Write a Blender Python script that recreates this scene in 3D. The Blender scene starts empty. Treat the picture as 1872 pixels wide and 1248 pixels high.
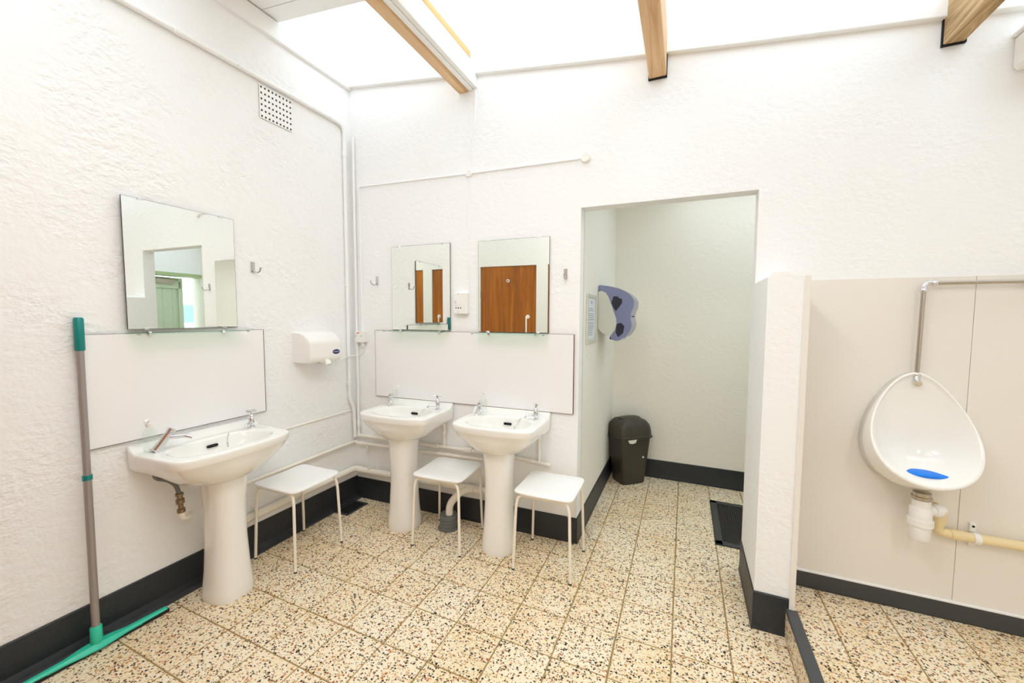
import bpy, bmesh, math, random
from mathutils import Vector, Matrix
random.seed(7)
scene = bpy.context.scene
COL = scene.collection
PI = math.pi
R = math.radians

# ------------------------------------------------------------------ camera
F_PX = 718.97
YAW, PITCH, ROLL = R(-23.706), R(-3.598), R(0.244)
CAM_H = 1.45
def make_camera():
    f = Vector((math.sin(YAW)*math.cos(PITCH), math.cos(YAW)*math.cos(PITCH), math.sin(PITCH)))
    r = Vector((math.cos(YAW), -math.sin(YAW), 0)); u = r.cross(f)
    r2 = r*math.cos(ROLL)+u*math.sin(ROLL); u2 = -r*math.sin(ROLL)+u*math.cos(ROLL)
    cd = bpy.data.cameras.new('camera'); co = bpy.data.objects.new('camera', cd); COL.objects.link(co)
    cd.sensor_fit = 'HORIZONTAL'; cd.sensor_width = 36; cd.lens = F_PX/1872*36; cd.clip_start = .01; cd.clip_end = 2000
    m = Matrix((r2, u2, -f)).transposed().to_4x4(); m.translation = (0, 0, CAM_H)
    co.matrix_world = m; scene.camera = co
make_camera()

# ------------------------------------------------------------------ sky, exposure
SKY = 2.55
world = bpy.data.worlds.new('overcast_sky'); scene.world = world; world.use_nodes = True
bg = world.node_tree.nodes['Background']
bg.inputs['Color'].default_value = (.82, .925, 1.0, 1); bg.inputs['Strength'].default_value = SKY
vs = scene.view_settings
vs.view_transform = 'Standard'; vs.look = 'None'; vs.gamma = 1; vs.use_curve_mapping = False
vs.exposure = 0.05
scene.cycles.use_denoising = True
scene.cycles.diffuse_bounces = 6
scene.cycles.max_bounces = 8
scene.cycles.adaptive_threshold = .04
scene.cycles.transparent_max_bounces = 12

# ------------------------------------------------------------------ materials
def lin(c):
    return tuple(((v/255)/12.92 if v/255 <= .04045 else ((v/255+.055)/1.055)**2.4) for v in c)
class NT:
    def __init__(s, name):
        s.m = bpy.data.materials.new(name); s.m.use_nodes = True
        s.t = s.m.node_tree; s.n = s.t.nodes; s.p = s.n['Principled BSDF']; s.out = s.n['Material Output']
    def add(s, typ, **kw):
        n = s.n.new(typ)
        for k, v in kw.items():
            if k.startswith('_'): setattr(n, k[1:], v)
            else: n.inputs[k.replace('__', ' ')].default_value = v
        return n
    def link(s, a, b): s.t.links.new(a, b)
def pm(name, rgb, rough=.5, metal=0, coat=0, spec=.5):
    t = NT(name); p = t.p
    p.inputs['Base Color'].default_value = (*lin(rgb), 1); p.inputs['Roughness'].default_value = rough
    p.inputs['Metallic'].default_value = metal; p.inputs['Coat Weight'].default_value = coat
    p.inputs['Specular IOR Level'].default_value = spec
    return t.m
def plaster(name, rgb, strength, scale=34, rough=.75, dist=.012):
    t = NT(name); p = t.p
    p.inputs['Base Color'].default_value = (*lin(rgb), 1); p.inputs['Roughness'].default_value = rough
    g = t.add('ShaderNodeNewGeometry')
    mp = t.add('ShaderNodeMapping'); mp.inputs['Scale'].default_value = (1, 1, 1.3); mp.inputs['Rotation'].default_value = (.2, .15, 0)
    t.link(g.outputs['Position'], mp.inputs['Vector'])
    a = t.add('ShaderNodeTexNoise', Scale=scale, Detail=2.5, Roughness=.6)
    b = t.add('ShaderNodeTexNoise', Scale=4.0, Detail=0)
    for q in (a, b): t.link(mp.outputs[0], q.inputs['Vector'])
    r = t.add('ShaderNodeMapRange'); r.inputs['From Min'].default_value = .36; r.inputs['From Max'].default_value = .68
    t.link(b.outputs['Fac'], r.inputs['Value'])
    ms = t.add('ShaderNodeMath', _operation='MULTIPLY_ADD'); ms.inputs[1].default_value = strength*.75; ms.inputs[2].default_value = strength*.35
    t.link(r.outputs[0], ms.inputs[0]); ad = a
    bp = t.add('ShaderNodeBump', Distance=dist); t.link(ms.outputs[0], bp.inputs['Strength']); t.link(ad.outputs[0], bp.inputs['Height'])
    t.link(bp.outputs[0], p.inputs['Normal'])
    return t.m
def wood(name, c1, c2, c3, axis=1, scale=1.0, rough=.5):
    t = NT(name); p = t.p; p.inputs['Roughness'].default_value = rough
    g = t.add('ShaderNodeNewGeometry'); mp = t.add('ShaderNodeMapping')
    s = [14*scale]*3; s[axis] = .9*scale; mp.inputs['Scale'].default_value = s
    t.link(g.outputs['Position'], mp.inputs['Vector'])
    a = t.add('ShaderNodeTexNoise', Scale=1.6, Detail=6, Roughness=.6, Distortion=1.3); t.link(mp.outputs[0], a.inputs['Vector'])
    cr = t.add('ShaderNodeValToRGB'); e = cr.color_ramp.elements
    e[0].position = .32; e[0].color = (*lin(c1), 1); e[1].position = .72; e[1].color = (*lin(c3), 1)
    m = e.new(.5); m.color = (*lin(c2), 1)
    t.link(a.outputs['Fac'], cr.inputs[0]); t.link(cr.outputs[0], p.inputs['Base Color'])
    bp = t.add('ShaderNodeBump', Strength=.25, Distance=.003); t.link(a.outputs['Fac'], bp.inputs['Height']); t.link(bp.outputs[0], p.inputs['Normal'])
    return t.m
def terrazzo(name, upright=False):
    t = NT(name); p = t.p; p.inputs['Roughness'].default_value = .38; p.inputs['Specular IOR Level'].default_value = .35
    g0 = t.add('ShaderNodeNewGeometry'); oi = t.add('ShaderNodeObjectInfo')
    g = t.add('ShaderNodeMapping'); t.link(g0.outputs['Position'], g.inputs['Vector'])
    if upright: g.inputs['Rotation'].default_value = (0, PI/2, 0)
    # broad tone of the cement, tile by tile
    big = t.add('ShaderNodeTexNoise', _noise_dimensions='2D', Scale=2.2, Detail=1); t.link(g.outputs[0], big.inputs['Vector'])
    mixb = t.add('ShaderNodeMix', _data_type='RGBA')
    mixb.inputs['A'].default_value = (*lin((238, 214, 170)), 1); mixb.inputs['B'].default_value = (*lin((247, 235, 209)), 1)
    ad = t.add('ShaderNodeMath', _operation='MULTIPLY_ADD'); ad.inputs[1].default_value = .45
    t.link(oi.outputs['Random'], ad.inputs[0]); 
    sc = t.add('ShaderNodeMath', _operation='MULTIPLY_ADD'); sc.inputs[1].default_value = 1.3; sc.inputs[2].default_value = -.38
    t.link(big.outputs['Fac'], sc.inputs[0]); t.link(sc.outputs[0], ad.inputs[2]); ad.use_clamp = True
    t.link(ad.outputs[0], mixb.inputs['Factor'])
    col = mixb.outputs['Result']
    wn = t.add('ShaderNodeTexNoise', _noise_dimensions='2D', Scale=120.0, Detail=0); t.link(g.outputs[0], wn.inputs['Vector'])
    wv = t.add('ShaderNodeVectorMath', _operation='MULTIPLY_ADD'); wv.inputs[1].default_value = (.006, .006, .006)
    t.link(wn.outputs['Color'], wv.inputs[0]); t.link(g.outputs[0], wv.inputs[2])
    def chips(col, scale, seed, density, size, ramp):
        mp = t.add('ShaderNodeMapping'); mp.inputs['Location'].default_value = (seed, seed*.7, 0); mp.inputs['Scale'].default_value = (1, 1.15, 1)
        t.link(wv.outputs[0], mp.inputs['Vector'])
        v = t.add('ShaderNodeTexVoronoi', _voronoi_dimensions='2D', Scale=scale); t.link(mp.outputs[0], v.inputs['Vector'])
        sx = t.add('ShaderNodeSeparateColor'); t.link(v.outputs['Color'], sx.inputs[0])
        # chip size varies cell by cell
        mul = t.add('ShaderNodeMath', _operation='MULTIPLY_ADD'); mul.inputs[1].default_value = size*.6; mul.inputs[2].default_value = size*.6
        t.link(sx.outputs[1], mul.inputs[0])
        lt = t.add('ShaderNodeMath', _operation='LESS_THAN'); t.link(v.outputs['Distance'], lt.inputs[0]); t.link(mul.outputs[0], lt.inputs[1])
        l2 = t.add('ShaderNodeMath', _operation='LESS_THAN'); l2.inputs[1].default_value = density; t.link(sx.outputs[0], l2.inputs[0])
        mk = t.add('ShaderNodeMath', _operation='MULTIPLY'); t.link(lt.outputs[0], mk.inputs[0]); t.link(l2.outputs[0], mk.inputs[1])
        cr = t.add('ShaderNodeValToRGB'); cr.color_ramp.interpolation = 'CONSTANT'; e = cr.color_ramp.elements
        e[0].position = 0; e[0].color = (*lin(ramp[0][1]), 1); e[1].position = ramp[1][0]; e[1].color = (*lin(ramp[1][1]), 1)
        for pos, c in ramp[2:]: q = e.new(pos); q.color = (*lin(c), 1)
        t.link(sx.outputs[2], cr.inputs[0])
        mx = t.add('ShaderNodeMix', _data_type='RGBA'); t.link(mk.outputs[0], mx.inputs['Factor']); t.link(col, mx.inputs['A']); t.link(cr.outputs[0], mx.inputs['B'])
        return mx.outputs['Result']
    col = chips(col, 95, 3.1, .75, .42, [(0, (247, 236, 214)), (.45, (240, 222, 190)), (.62, (222, 186, 130)), (.76, (214, 160, 120)), (.88, (228, 196, 150))])
    col = chips(col, 92, 11.3, .21, .46, [(0, (34, 28, 24)), (.42, (70, 56, 40)), (.60, (190, 120, 50)), (.74, (170, 95, 65)), (.86, (130, 100, 60))])
    col = chips(col, 150, 23.7, .17, .45, [(0, (40, 33, 26)), (.5, (92, 74, 50)), (.8, (150, 110, 60))])
    t.link(col, p.inputs['Base Color'])
    return t.m
M = {}
M['wall'] = plaster('rough_white_plaster', (247, 247, 247), .38, 26)
M['wall_r'] = plaster('rough_white_plaster_coarse', (247, 247, 247), .75, 26)
M['wall_s'] = plaster('smooth_cream_paint', (243, 239, 230), .18, 26)
M['wall_c'] = plaster('rough_cream_plaster', (247, 242, 230), .3, 26)
M['lintel'] = plaster('white_paint', (245, 243, 238), .2)
M['dark'] = plaster('charcoal_paint', (42, 45, 49), .35, 34, .45)
M['cove'] = pm('worn_charcoal_paint', (72, 74, 76), .5)
M['gloss'] = pm('white_gloss_paint', (247, 247, 246), .3)
M['pipe'] = pm('cream_painted_pipe', (246, 240, 228), .35)
M['porc'] = pm('white_porcelain', (247, 245, 240), .12, 0, .4)
M['lam'] = pm('white_laminate', (247, 245, 245), .28)
M['lam_edge'] = pm('laminate_brown_edge', (105, 62, 52), .6)
M['panel'] = pm('cream_wall_panel', (238, 232, 224), .3)
M['chrome'] = pm('chrome', (225, 225, 228), .07, 1)
M['satin'] = pm('satin_chrome', (205, 205, 205), .25, 1)
M['nickel'] = pm('brushed_nickel_tube', (190, 182, 170), .22, 1)
M['brass'] = pm('tarnished_brass', (148, 130, 106), .4, 1)
M['black'] = pm('black_hole', (12, 12, 13), .8)
M['seat'] = pm('white_powder_coat', (250, 249, 247), .3)
M['stoolleg'] = pm('white_steel_tube', (248, 240, 226), .3)
M['rubber'] = pm('black_rubber', (24, 24, 25), .6)
M['matrib'] = pm('brown_black_rubber', (40, 36, 31), .75)
M['matedge'] = pm('grey_rubber_border', (66, 66, 64), .7)
M['teal'] = pm('teal_plastic', (0, 132, 128), .35)
M['mint'] = pm('mint_green_plastic', (52, 204, 170), .35)
M['alu'] = pm('grey_painted_pole', (158, 150, 146), .35, .25)
M['bin'] = pm('dark_taupe_plastic', (62, 56, 47), .42)
M['grey_pl'] = pm('grey_plastic', (112, 114, 112), .5)
M['cream_pl'] = pm('yellowed_plastic_pipe', (238, 218, 170), .4)
M['white_pl'] = pm('white_plastic', (244, 242, 238), .3)
M['bag'] = pm('white_bin_bag', (235, 235, 230), .4)
M['blue'] = pm('bright_blue_gel', (0, 128, 240), .5)
M['navy'] = pm('navy_badge', (24, 40, 110), .3)
M['red'] = pm('red_lens', (226, 62, 34), .3)
M['grout'] = pm('brown_grout', (160, 133, 84), .9)
M['terr'] = terrazzo('terrazzo'); M['terr_up'] = terrazzo('terrazzo_upright', True)
M['green'] = pm('pale_green_gloss', (214, 230, 204), .4)
M['dgreen'] = pm('sage_green_paint', (176, 194, 146), .45)
M['timber'] = wood('bare_softwood', (196, 150, 100), (224, 184, 138), (238, 208, 168), 1, .9, .6)
M['yellow_timber'] = wood('golden_softwood', (200, 152, 84), (224, 182, 116), (238, 204, 148), 1, .8, .6)
M['rough_timber'] = wood('rough_sawn_timber', (140, 112, 74), (192, 160, 116), (222, 194, 154), 1, 1.2, .8)
M['door'] = wood('varnished_plywood', (138, 74, 8), (168, 96, 14), (192, 118, 26), 2, .55, .3)
M['brownedge'] = pm('mirror_dark_edge', (70, 70, 62), .4)
M['frame'] = pm('pale_grey_frame', (206, 208, 196), .4)
M['paper'] = pm('white_paper', (228, 230, 236), .7)
M['ink'] = pm('grey_print', (150, 150, 162), .8)
M['grass'] = pm('pale_gravel', (222, 218, 205), .9)
M['hill'] = pm('hazy_hill', (150, 178, 190), 1)  # distance haze is put into the base colour
M['leaf'] = pm('leaf_green', (120, 160, 50), .6)
M['flower'] = pm('yellow_flower', (240, 226, 40), .6)
def tube_mat():  # emission for the tubes of the added fill lamps
    t = NT('fill_tube_glow'); t.p.inputs['Emission Color'].default_value = (1, .985, .96, 1); t.p.inputs['Emission Strength'].default_value = 4
    return t.m
M['tube'] = tube_mat()
def mirror_mat():
    t = NT('silvered_glass'); p = t.p
    p.inputs['Base Color'].default_value = (.90, .925, .885, 1); p.inputs['Metallic'].default_value = 1; p.inputs['Roughness'].default_value = 0.0
    return t.m
M['mirror'] = mirror_mat()
def clear_mat(name, rgb, keep, rough=.05, diff=None):
    t = NT(name); tr = t.add('ShaderNodeBsdfTransparent'); tr.inputs['Color'].default_value = (*lin(rgb), 1)
    t.p.inputs['Base Color'].default_value = (*lin(diff or rgb), 1); t.p.inputs['Roughness'].default_value = rough
    mx = t.add('ShaderNodeMixShader'); mx.inputs[0].default_value = keep
    t.link(tr.outputs[0], mx.inputs[1]); t.link(t.p.outputs[0], mx.inputs[2]); t.link(mx.outputs[0], t.out.inputs['Surface'])
    return t.m
M['glass'] = clear_mat('shelf_glass', (232, 246, 238), .10, .02)
M['soap'] = clear_mat('clear_soap_bottle', (253, 254, 253), .10, .15)
M['soapgreen'] = clear_mat('mint_soap', (250, 254, 252), .10, .15)
M['bluecover'] = clear_mat('smoky_blue_plastic', (160, 170, 212), .82, .15, (140, 149, 184))
def sheet_mat():
    t = NT('translucent_roof_sheet'); tr = t.add('ShaderNodeBsdfTransparent'); tr.inputs['Color'].default_value = (1, 1, 1, 1)
    tl = t.add('ShaderNodeBsdfTranslucent'); tl.inputs['Color'].default_value = (.95, .95, .93, 1)
    mx = t.add('ShaderNodeMixShader'); mx.inputs[0].default_value = .15
    t.link(tr.outputs[0], mx.inputs[1]); t.link(tl.outputs[0], mx.inputs[2]); t.link(mx.outputs[0], t.out.inputs['Surface'])
    return t.m
M['sheet'] = sheet_mat()

# ------------------------------------------------------------------ mesh helpers
class MB:
    def __init__(s): s.v = []; s.f = []
    def raw(s, vs_, fs_):
        o = len(s.v); s.v += [tuple(q) for q in vs_]; s.f += [tuple(i+o for i in f) for f in fs_]; return s
    def box(s, x0, x1, y0, y1, z0, z1):
        return s.raw([(x0, y0, z0), (x1, y0, z0), (x1, y1, z0), (x0, y1, z0), (x0, y0, z1), (x1, y0, z1), (x1, y1, z1), (x0, y1, z1)],
                     [(0, 3, 2, 1), (4, 5, 6, 7), (0, 1, 5, 4), (1, 2, 6, 5), (2, 3, 7, 6), (3, 0, 4, 7)])
    def cbox(s, x0, x1, y0, y1, z0, z1, b):
        """box with every edge chamfered"""
        vs_, idx = [], {}
        X, Y, Z = (x0, x1), (y0, y1), (z0, z1)
        for i in (0, 1):
            for j in (0, 1):
                for k in (0, 1):
                    sx, sy, sz = (1, -1)[i], (1, -1)[j], (1, -1)[k]
                    for a in range(3):
                        p = [X[i]+sx*b, Y[j]+sy*b, Z[k]+sz*b]; p[a] = (X[i], Y[j], Z[k])[a]
                        idx[i, j, k, a] = len(vs_); vs_.append(p)
        F = []
        def q(*l): F.append([idx[t] for t in l])
        for i in (0, 1): q((i, 0, 0, 0), (i, 1, 0, 0), (i, 1, 1, 0), (i, 0, 1, 0)); q((0, i, 0, 1), (1, i, 0, 1), (1, i, 1, 1), (0, i, 1, 1)); q((0, 0, i, 2), (1, 0, i, 2), (1, 1, i, 2), (0, 1, i, 2))
        for i in (0, 1):
            for j in (0, 1):
                q((i, j, 0, 0), (i, j, 1, 0), (i, j, 1, 1), (i, j, 0, 1))
                q((i, 0, j, 0), (i, 1, j, 0), (i, 1, j, 2), (i, 0, j, 2))
                q((0, i, j, 1), (1, i, j, 1), (1, i, j, 2), (0, i, j, 2))
                for k in (0, 1): q((i, j, k, 0), (i, j, k, 1), (i, j, k, 2))
        return s.raw(vs_, F)
    def prism(s, pts, axis, a0, a1):
        """extrude a 2-D polygon along axis; pts are the other two coordinates in x,y,z order"""
        def mk(p, a):
            if axis == 0: return (a, p[0], p[1])
            if axis == 1: return (p[0], a, p[1])
            return (p[0], p[1], a)
        n = len(pts)
        return s.raw([mk(p, a0) for p in pts]+[mk(p, a1) for p in pts],
                     [tuple(range(n)), tuple(range(2*n-1, n-1, -1))]+[(i, (i+1) % n, n+(i+1) % n, n+i) for i in range(n)])
    def loft(s, rings, cap0=True, cap1=True):
        n = len(rings[0]); vs_ = [p for r in rings for p in r]; F = []
        for k in range(len(rings)-1):
            for i in range(n):
                j = (i+1) % n; F.append((k*n+i, k*n+j, (k+1)*n+j, (k+1)*n+i))
        if cap0: F.append(tuple(range(n-1, -1, -1)))
        if cap1: F.append(tuple((len(rings)-1)*n+i for i in range(n)))
        return s.raw(vs_, F)
    def lathe(s, prof, c=(0, 0, 0), d=(0, 0, 1), n=24):
        """prof: list of (radius, height along d)"""
        d = Vector(d).normalized(); a = d.orthogonal().normalized(); b = d.cross(a); c = Vector(c)
        return s.loft([[c+d*h+(a*math.cos(2*PI*i/n)+b*math.sin(2*PI*i/n))*max(r, 1e-4) for i in range(n)] for r, h in prof])
    def tube(s, pts, r, n=12, bend=0.0, seg=6):
        P = [Vector(p) for p in pts]; P0 = list(P)
        if bend:
            Q = [P[0]]
            for i in range(1, len(P)-1):
                a, b, c = P[i-1], P[i], P[i+1]
                l = min(bend, (a-b).length*.49, (c-b).length*.49)
                p0 = b+(a-b).normalized()*l; p1 = b+(c-b).normalized()*l
                for k in range(seg+1):
                    t = k/seg; Q.append(p0*(1-t)**2+b*2*t*(1-t)+p1*t*t)
            Q.append(P[-1]); P = Q
        T = []
        for i in range(len(P)):
            d = (P[min(i+1, len(P)-1)]-P[max(i-1, 0)]); T.append(d.normalized())
        a = T[0].orthogonal().normalized(); rings = []
        for i, p in enumerate(P):
            a = (a-T[i]*a.dot(T[i])).normalized(); b = T[i].cross(a)
            if isinstance(r, (list, tuple)):      # radius of the nearest spot on the control line
                best = None
                for k in range(len(P0)-1):
                    e = P0[k+1]-P0[k]; u = max(0, min(1, (p-P0[k]).dot(e)/e.length_squared)); dd = (P0[k]+e*u-p).length
                    if best is None or dd < best[0]: best = (dd, r[k]*(1-u)+r[k+1]*u)
                rr = best[1]
            else: rr = r
            rings.append([p+(a*math.cos(2*PI*k/n)+b*math.sin(2*PI*k/n))*rr for k in range(n)])
        return s.loft(rings)
    def build(s, name, mat, parent=None, smooth=False, auto=True, kind=None):
        me = bpy.data.meshes.new(name); me.from_pydata([tuple(v) for v in s.v], [], s.f)
        bm = bmesh.new(); bm.from_mesh(me); bmesh.ops.recalc_face_normals(bm, faces=bm.faces[:]); bm.to_mesh(me); bm.free()
        for q in (mat if isinstance(mat, (list, tuple)) else [mat]): me.materials.append(q)
        if smooth:
            for p in me.polygons: p.use_smooth = True
            if auto: me.set_sharp_from_angle(angle=R(38))
        o = bpy.data.objects.new(name, me); COL.objects.link(o)
        if parent: o.parent = parent
        if kind: o['kind'] = kind
        return o
def thing(name, label, cat, loc=(0, 0, 0), rz=0, group=None, kind=None):
    o = bpy.data.objects.new(name, None); COL.objects.link(o); o.empty_display_size = .1
    o.location = loc; o.rotation_euler = (0, 0, rz); o['label'] = label; o['category'] = cat
    if group: o['group'] = group
    if kind: o['kind'] = kind
    return o
def tag(o, label, cat, group=None, kind=None):
    o['label'] = label; o['category'] = cat
    if group: o['group'] = group
    if kind: o['kind'] = kind
    return o
def struct(o, label=None):
    o['kind'] = 'structure'
    if label: o['label'] = label
    return o
def copy_tree(o, parent=None):
    c = o.copy(); COL.objects.link(c); c.parent = parent
    for ch in list(o.children): copy_tree(ch, c)
    return c

# ------------------------------------------------------------------ measures of the room
XL = -2.385                      # left wall
SLOPE = .0392
def yb(x):                       # face of the back wall, a little out of square
    if x <= -.55: return 2.335+SLOPE*(x-XL)
    s = min(x+.55, 1.0)
    return 2.335+SLOPE*(-.55-XL)+SLOPE*(s-s*s/2)
RB = math.atan(SLOPE)            # turn of the back wall
YU = 2.4265                      # urinal wall
DJ0, DJ1, DZ = -.6, .333, 2.115  # doorway
RECY = 3.72                      # recess far wall
def roof(x): return 3.27-.12*(x-XL)
XR, YF = 2.6, -1.6
PLAT = .055

# ------------------------------------------------------------------ walls
struct(MB().box(XL-.2, XL, YF, 2.6, 0, 3.6).build('wall_left', M['wall_r']), 'rough white plastered left wall')
def back_wall():
    xs = [-2.5, XL, -1.9, -1.4, -1.0, DJ0, -.4, -.2, 0, .15, DJ1, .6, 1.2, XR]
    m = MB(); T = .1
    for a, b in zip(xs, xs[1:]):
        z0 = DZ if (a >= DJ0-.001 and b <= DJ1+.001) else 0
        ya, ybb = yb(a), yb(b)
        v = [(a, ya, z0), (b, ybb, z0), (b, ybb+T, z0), (a, ya+T, z0)]; v += [(x, y, 3.6) for x, y, _ in v]
        m.raw(v, [(0, 1, 5, 4), (3, 7, 6, 2), (4, 5, 6, 7), (0, 3, 2, 1)])
        if abs(a-DJ1) < .001: m.raw([(a, ya, 0), (a, ya+T, 0), (a, ya+T, DZ), (a, ya, DZ)], [(0, 1, 2, 3)])
        if abs(b-DJ0) < .001: m.raw([(b, ybb, 0), (b, ybb+T, 0), (b, ybb+T, DZ), (b, ybb, DZ)], [(0, 1, 2, 3)])
    return m.build('wall_back', M['wall'], None, True)
struct(back_wall(), 'rough white plastered back wall with an open doorway')
struct(MB().box(XR, XR+.2, YF, 2.6, 0, 3.6).build('wall_right', M['wall']), 'white plastered right wall')
struct(MB().box(XL-.2, XR+.2, YF-.2, YF, 0, 3.6).build('wall_front', M['wall']), 'white plastered wall behind the cubicles')
# recess behind the doorway
struct(MB().box(-.75, DJ0, 2.50, RECY+.15, 0, 2.55).build('wall_recess_left', M['wall_s']), 'cream wall on the left inside the recess')
struct(MB().box(DJ0, 1.7, RECY, RECY+.15, 0, 2.55).build('wall_recess_back', M['wall_c']), 'cream wall at the end of the recess')
end = MB().box(1.5, 1.65, 2.50, 2.75, 0, 2.55).box(1.5, 1.65, 2.75, RECY, 2.0, 2.55)
struct(end.build('wall_recess_right', M['wall']), 'white end wall of the recess with the way out')
struct(MB().box(-.75, -.1, 2.52, RECY+.15, 2.55, 2.65).box(1.35, 1.65, 2.52, RECY+.15, 2.55, 2.65).box(-.1, 1.35, 2.52, 2.62, 2.55, 2.65).box(-.1, 1.35, 3.60, RECY+.15, 2.55, 2.65)
       .build('ceiling_recess', M['lintel']), 'white ceiling of the recess')
struct(MB().raw([(-.15, 2.55, 2.66), (1.4, 2.55, 2.66), (1.4, 3.65, 2.66), (-.15, 3.65, 2.66)], [(0, 1, 2, 3)]).build('added_rooflight', M['sheet']), 'unseen translucent rooflight added to light the recess')  # rooflight added out of view to brighten the recess
# stub partition beside the urinal
def partition():
    m = MB(); x0, x1, y0, y1, z1, c = DJ1-.0005, .468, 2.07, 2.53, 1.652, .022
    m.prism([(x0, 0), (x1, 0), (x1, z1-c), (x1-c, z1), (x0+c, z1), (x0, z1-c)], 1, y0+.004, yb(.34)+.0005)
    return struct(m.build('wall_partition', M['wall']), 'short white stub wall between doorway and urinal')
partition()
struct(MB().cbox(.468, .49, 2.062, YU, PLAT, 1.636, .002).build('trim_3', M['panel']), 'cream board edge on the stub wall')

# baseboards, painted on the plaster
def strip(pts, h, t, cove, name, label, mat=None):
    """pts: floor line along the wall face, offset towards the room on the right-hand side of travel"""
    P = [Vector((p[0], p[1], 0)) for p in pts]; N = []
    for i in range(len(P)):
        a = (P[i]-P[i-1]).normalized() if i else None; b = (P[i+1]-P[i]).normalized() if i < len(P)-1 else None
        na = Vector((a.y, -a.x, 0)) if a else None; nb = Vector((b.y, -b.x, 0)) if b else None
        if na is None: N.append(nb)
        elif nb is None: N.append(na)
        else:
            m = (na+nb).normalized(); N.append(m/max(.3, m.dot(na)))
    prof = [(-.01, 0), (-.01, h), (t*.6, h), (t, h-.004), (t, .03), (t+.004, .004 if not cove else .03), (t+.004, 0)]
    if cove: prof = [(-.01, 0), (-.01, h), (t*.6, h), (t, h-.004), (t, .035), (t+.012, .006), (t+.012, -.002)]
    rings = [[P[i]+N[i]*d+Vector((0, 0, z)) for d, z in prof] for i in range(len(P))]
    o = MB().loft(rings).build(name, mat or M['dark'])
    return struct(o, label)
strip([(XL, YF), (XL, 2.336), (-1.4, yb(-1.4)), (DJ0, yb(DJ0)), (DJ0, RECY)][:2], .172, .008, .05, 'baseboard_left', 'charcoal painted skirting band along the left wall')
strip([(XL, 2.336), (-1.4, yb(-1.4)), (DJ0, yb(DJ0)), (DJ0, RECY-.001), (1.5, RECY-.001)], .165, .007, 0, 'baseboard_back', 'charcoal painted skirting band below the basins and round the recess')
strip([(DJ1, 2.53), (DJ1, 2.07), (.468, 2.07)][::1], .178, .006, 0, 'baseboard_partition', 'charcoal painted skirting on the stub wall')
bl = bpy.data.objects['baseboard_left']
MB().box(XL+.02, XL+.056, YF, 2.33, -.002, .006).build('floor_band', M['cove'], bl)
struct(MB().cbox(.49, XR, YU-.016, YU+.01, PLAT, .137, .002).build('baseboard_right', pm('slate_gloss_paint', (62, 64, 66), .35)), 'slate skirting board under the urinal panels')
struct(MB().cbox(.49, XR, YU-.018, YU+.01, .137, .148, .002).build('trim_4', M['gloss']), 'white sealant bead above the urinal skirting')

# ------------------------------------------------------------------ floor tiles
TS, GAP = .2353, .006
_cache = {}
def tile_mesh(w, d):
    k = (round(w, 3), round(d, 3))
    if k not in _cache:
        b, t = .0018, .012
        v = [(-w/2, -d/2, -t), (w/2, -d/2, -t), (w/2, d/2, -t), (-w/2, d/2, -t), (-w/2, -d/2, -b), (w/2, -d/2, -b), (w/2, d/2, -b), (-w/2, d/2, -b),
             (-w/2+b, -d/2+b, 0), (w/2-b, -d/2+b, 0), (w/2-b, d/2-b, 0), (-w/2+b, d/2-b, 0)]
        f = [(8, 9, 10, 11)]+[(i, (i+1) % 4, 4+(i+1) % 4, 4+i) for i in range(4)]+[(4+i, 4+(i+1) % 4, 8+(i+1) % 4, 8+i) for i in range(4)]
        me = bpy.data.meshes.new('tile'); me.from_pydata(v, [], f); me.materials.append(M['terr']); _cache[k] = me
    return _cache[k]
def lay(parent, x0, x1, y0, y1, ox, oy, ts, z):
    i0 = math.floor((x0-ox)/ts); j0 = math.floor((y0-oy)/ts)
    i = i0
    while ox+i*ts < x1-.004:
        j = j0
        while oy+j*ts < y1-.004:
            a, b = max(ox+i*ts+GAP/2, x0), min(ox+(i+1)*ts-GAP/2, x1)
            c, d = max(oy+j*ts+GAP/2, y0), min(oy+(j+1)*ts-GAP/2, y1)
            if b-a > .006 and d-c > .006:
                o = bpy.data.objects.new('tile', tile_mesh(b-a, d-c)); COL.objects.link(o); o.parent = parent
                o.location = ((a+b)/2+random.uniform(-.0008, .0008), (c+d)/2, z+random.uniform(-.0006, .0004))
                o.rotation_euler = (random.uniform(-.002, .002), random.uniform(-.002, .002), random.uniform(-.003, .003))
            j += 1
        i += 1
fl = struct(MB().box(XL-.05, XR+.05, YF-.1, 2.52, -.12, -.0035).build('floor', M['grout']), 'terrazzo tiled floor of the washroom')
lay(fl, XL+.045, .455, -.1, 2.445, -1.424, 1.295, TS, 0)
fr = struct(MB().box(DJ0-.1, 1.6, 2.52, RECY+.1, -.12, -.0035).build('floor_recess', M['grout']), 'terrazzo tiled floor of the recess')
lay(fr, DJ0, 1.5, 2.4455, RECY, -1.424, 1.295, TS, 0)
fp = struct(MB().box(.478, XR, YF, YU, -.003, PLAT-.0035).build('floor_platform', M['grout']), 'raised terrazzo floor in front of the urinal')
lay(fp, .502, XR, .1, YU-.016, .662, 1.937, .2475, PLAT)
# kerb of the raised floor: terrazzo cheek with a painted cap
kb = MB().box(.457, .498, YF, 2.069, -.003, .118).build('kerb', M['terr_up']); struct(kb, 'low terrazzo kerb with slate painted cap')
MB().cbox(.455, .502, YF, 2.069, .118, .135, .004).build('painted_cap', M['cove'], kb)

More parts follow.
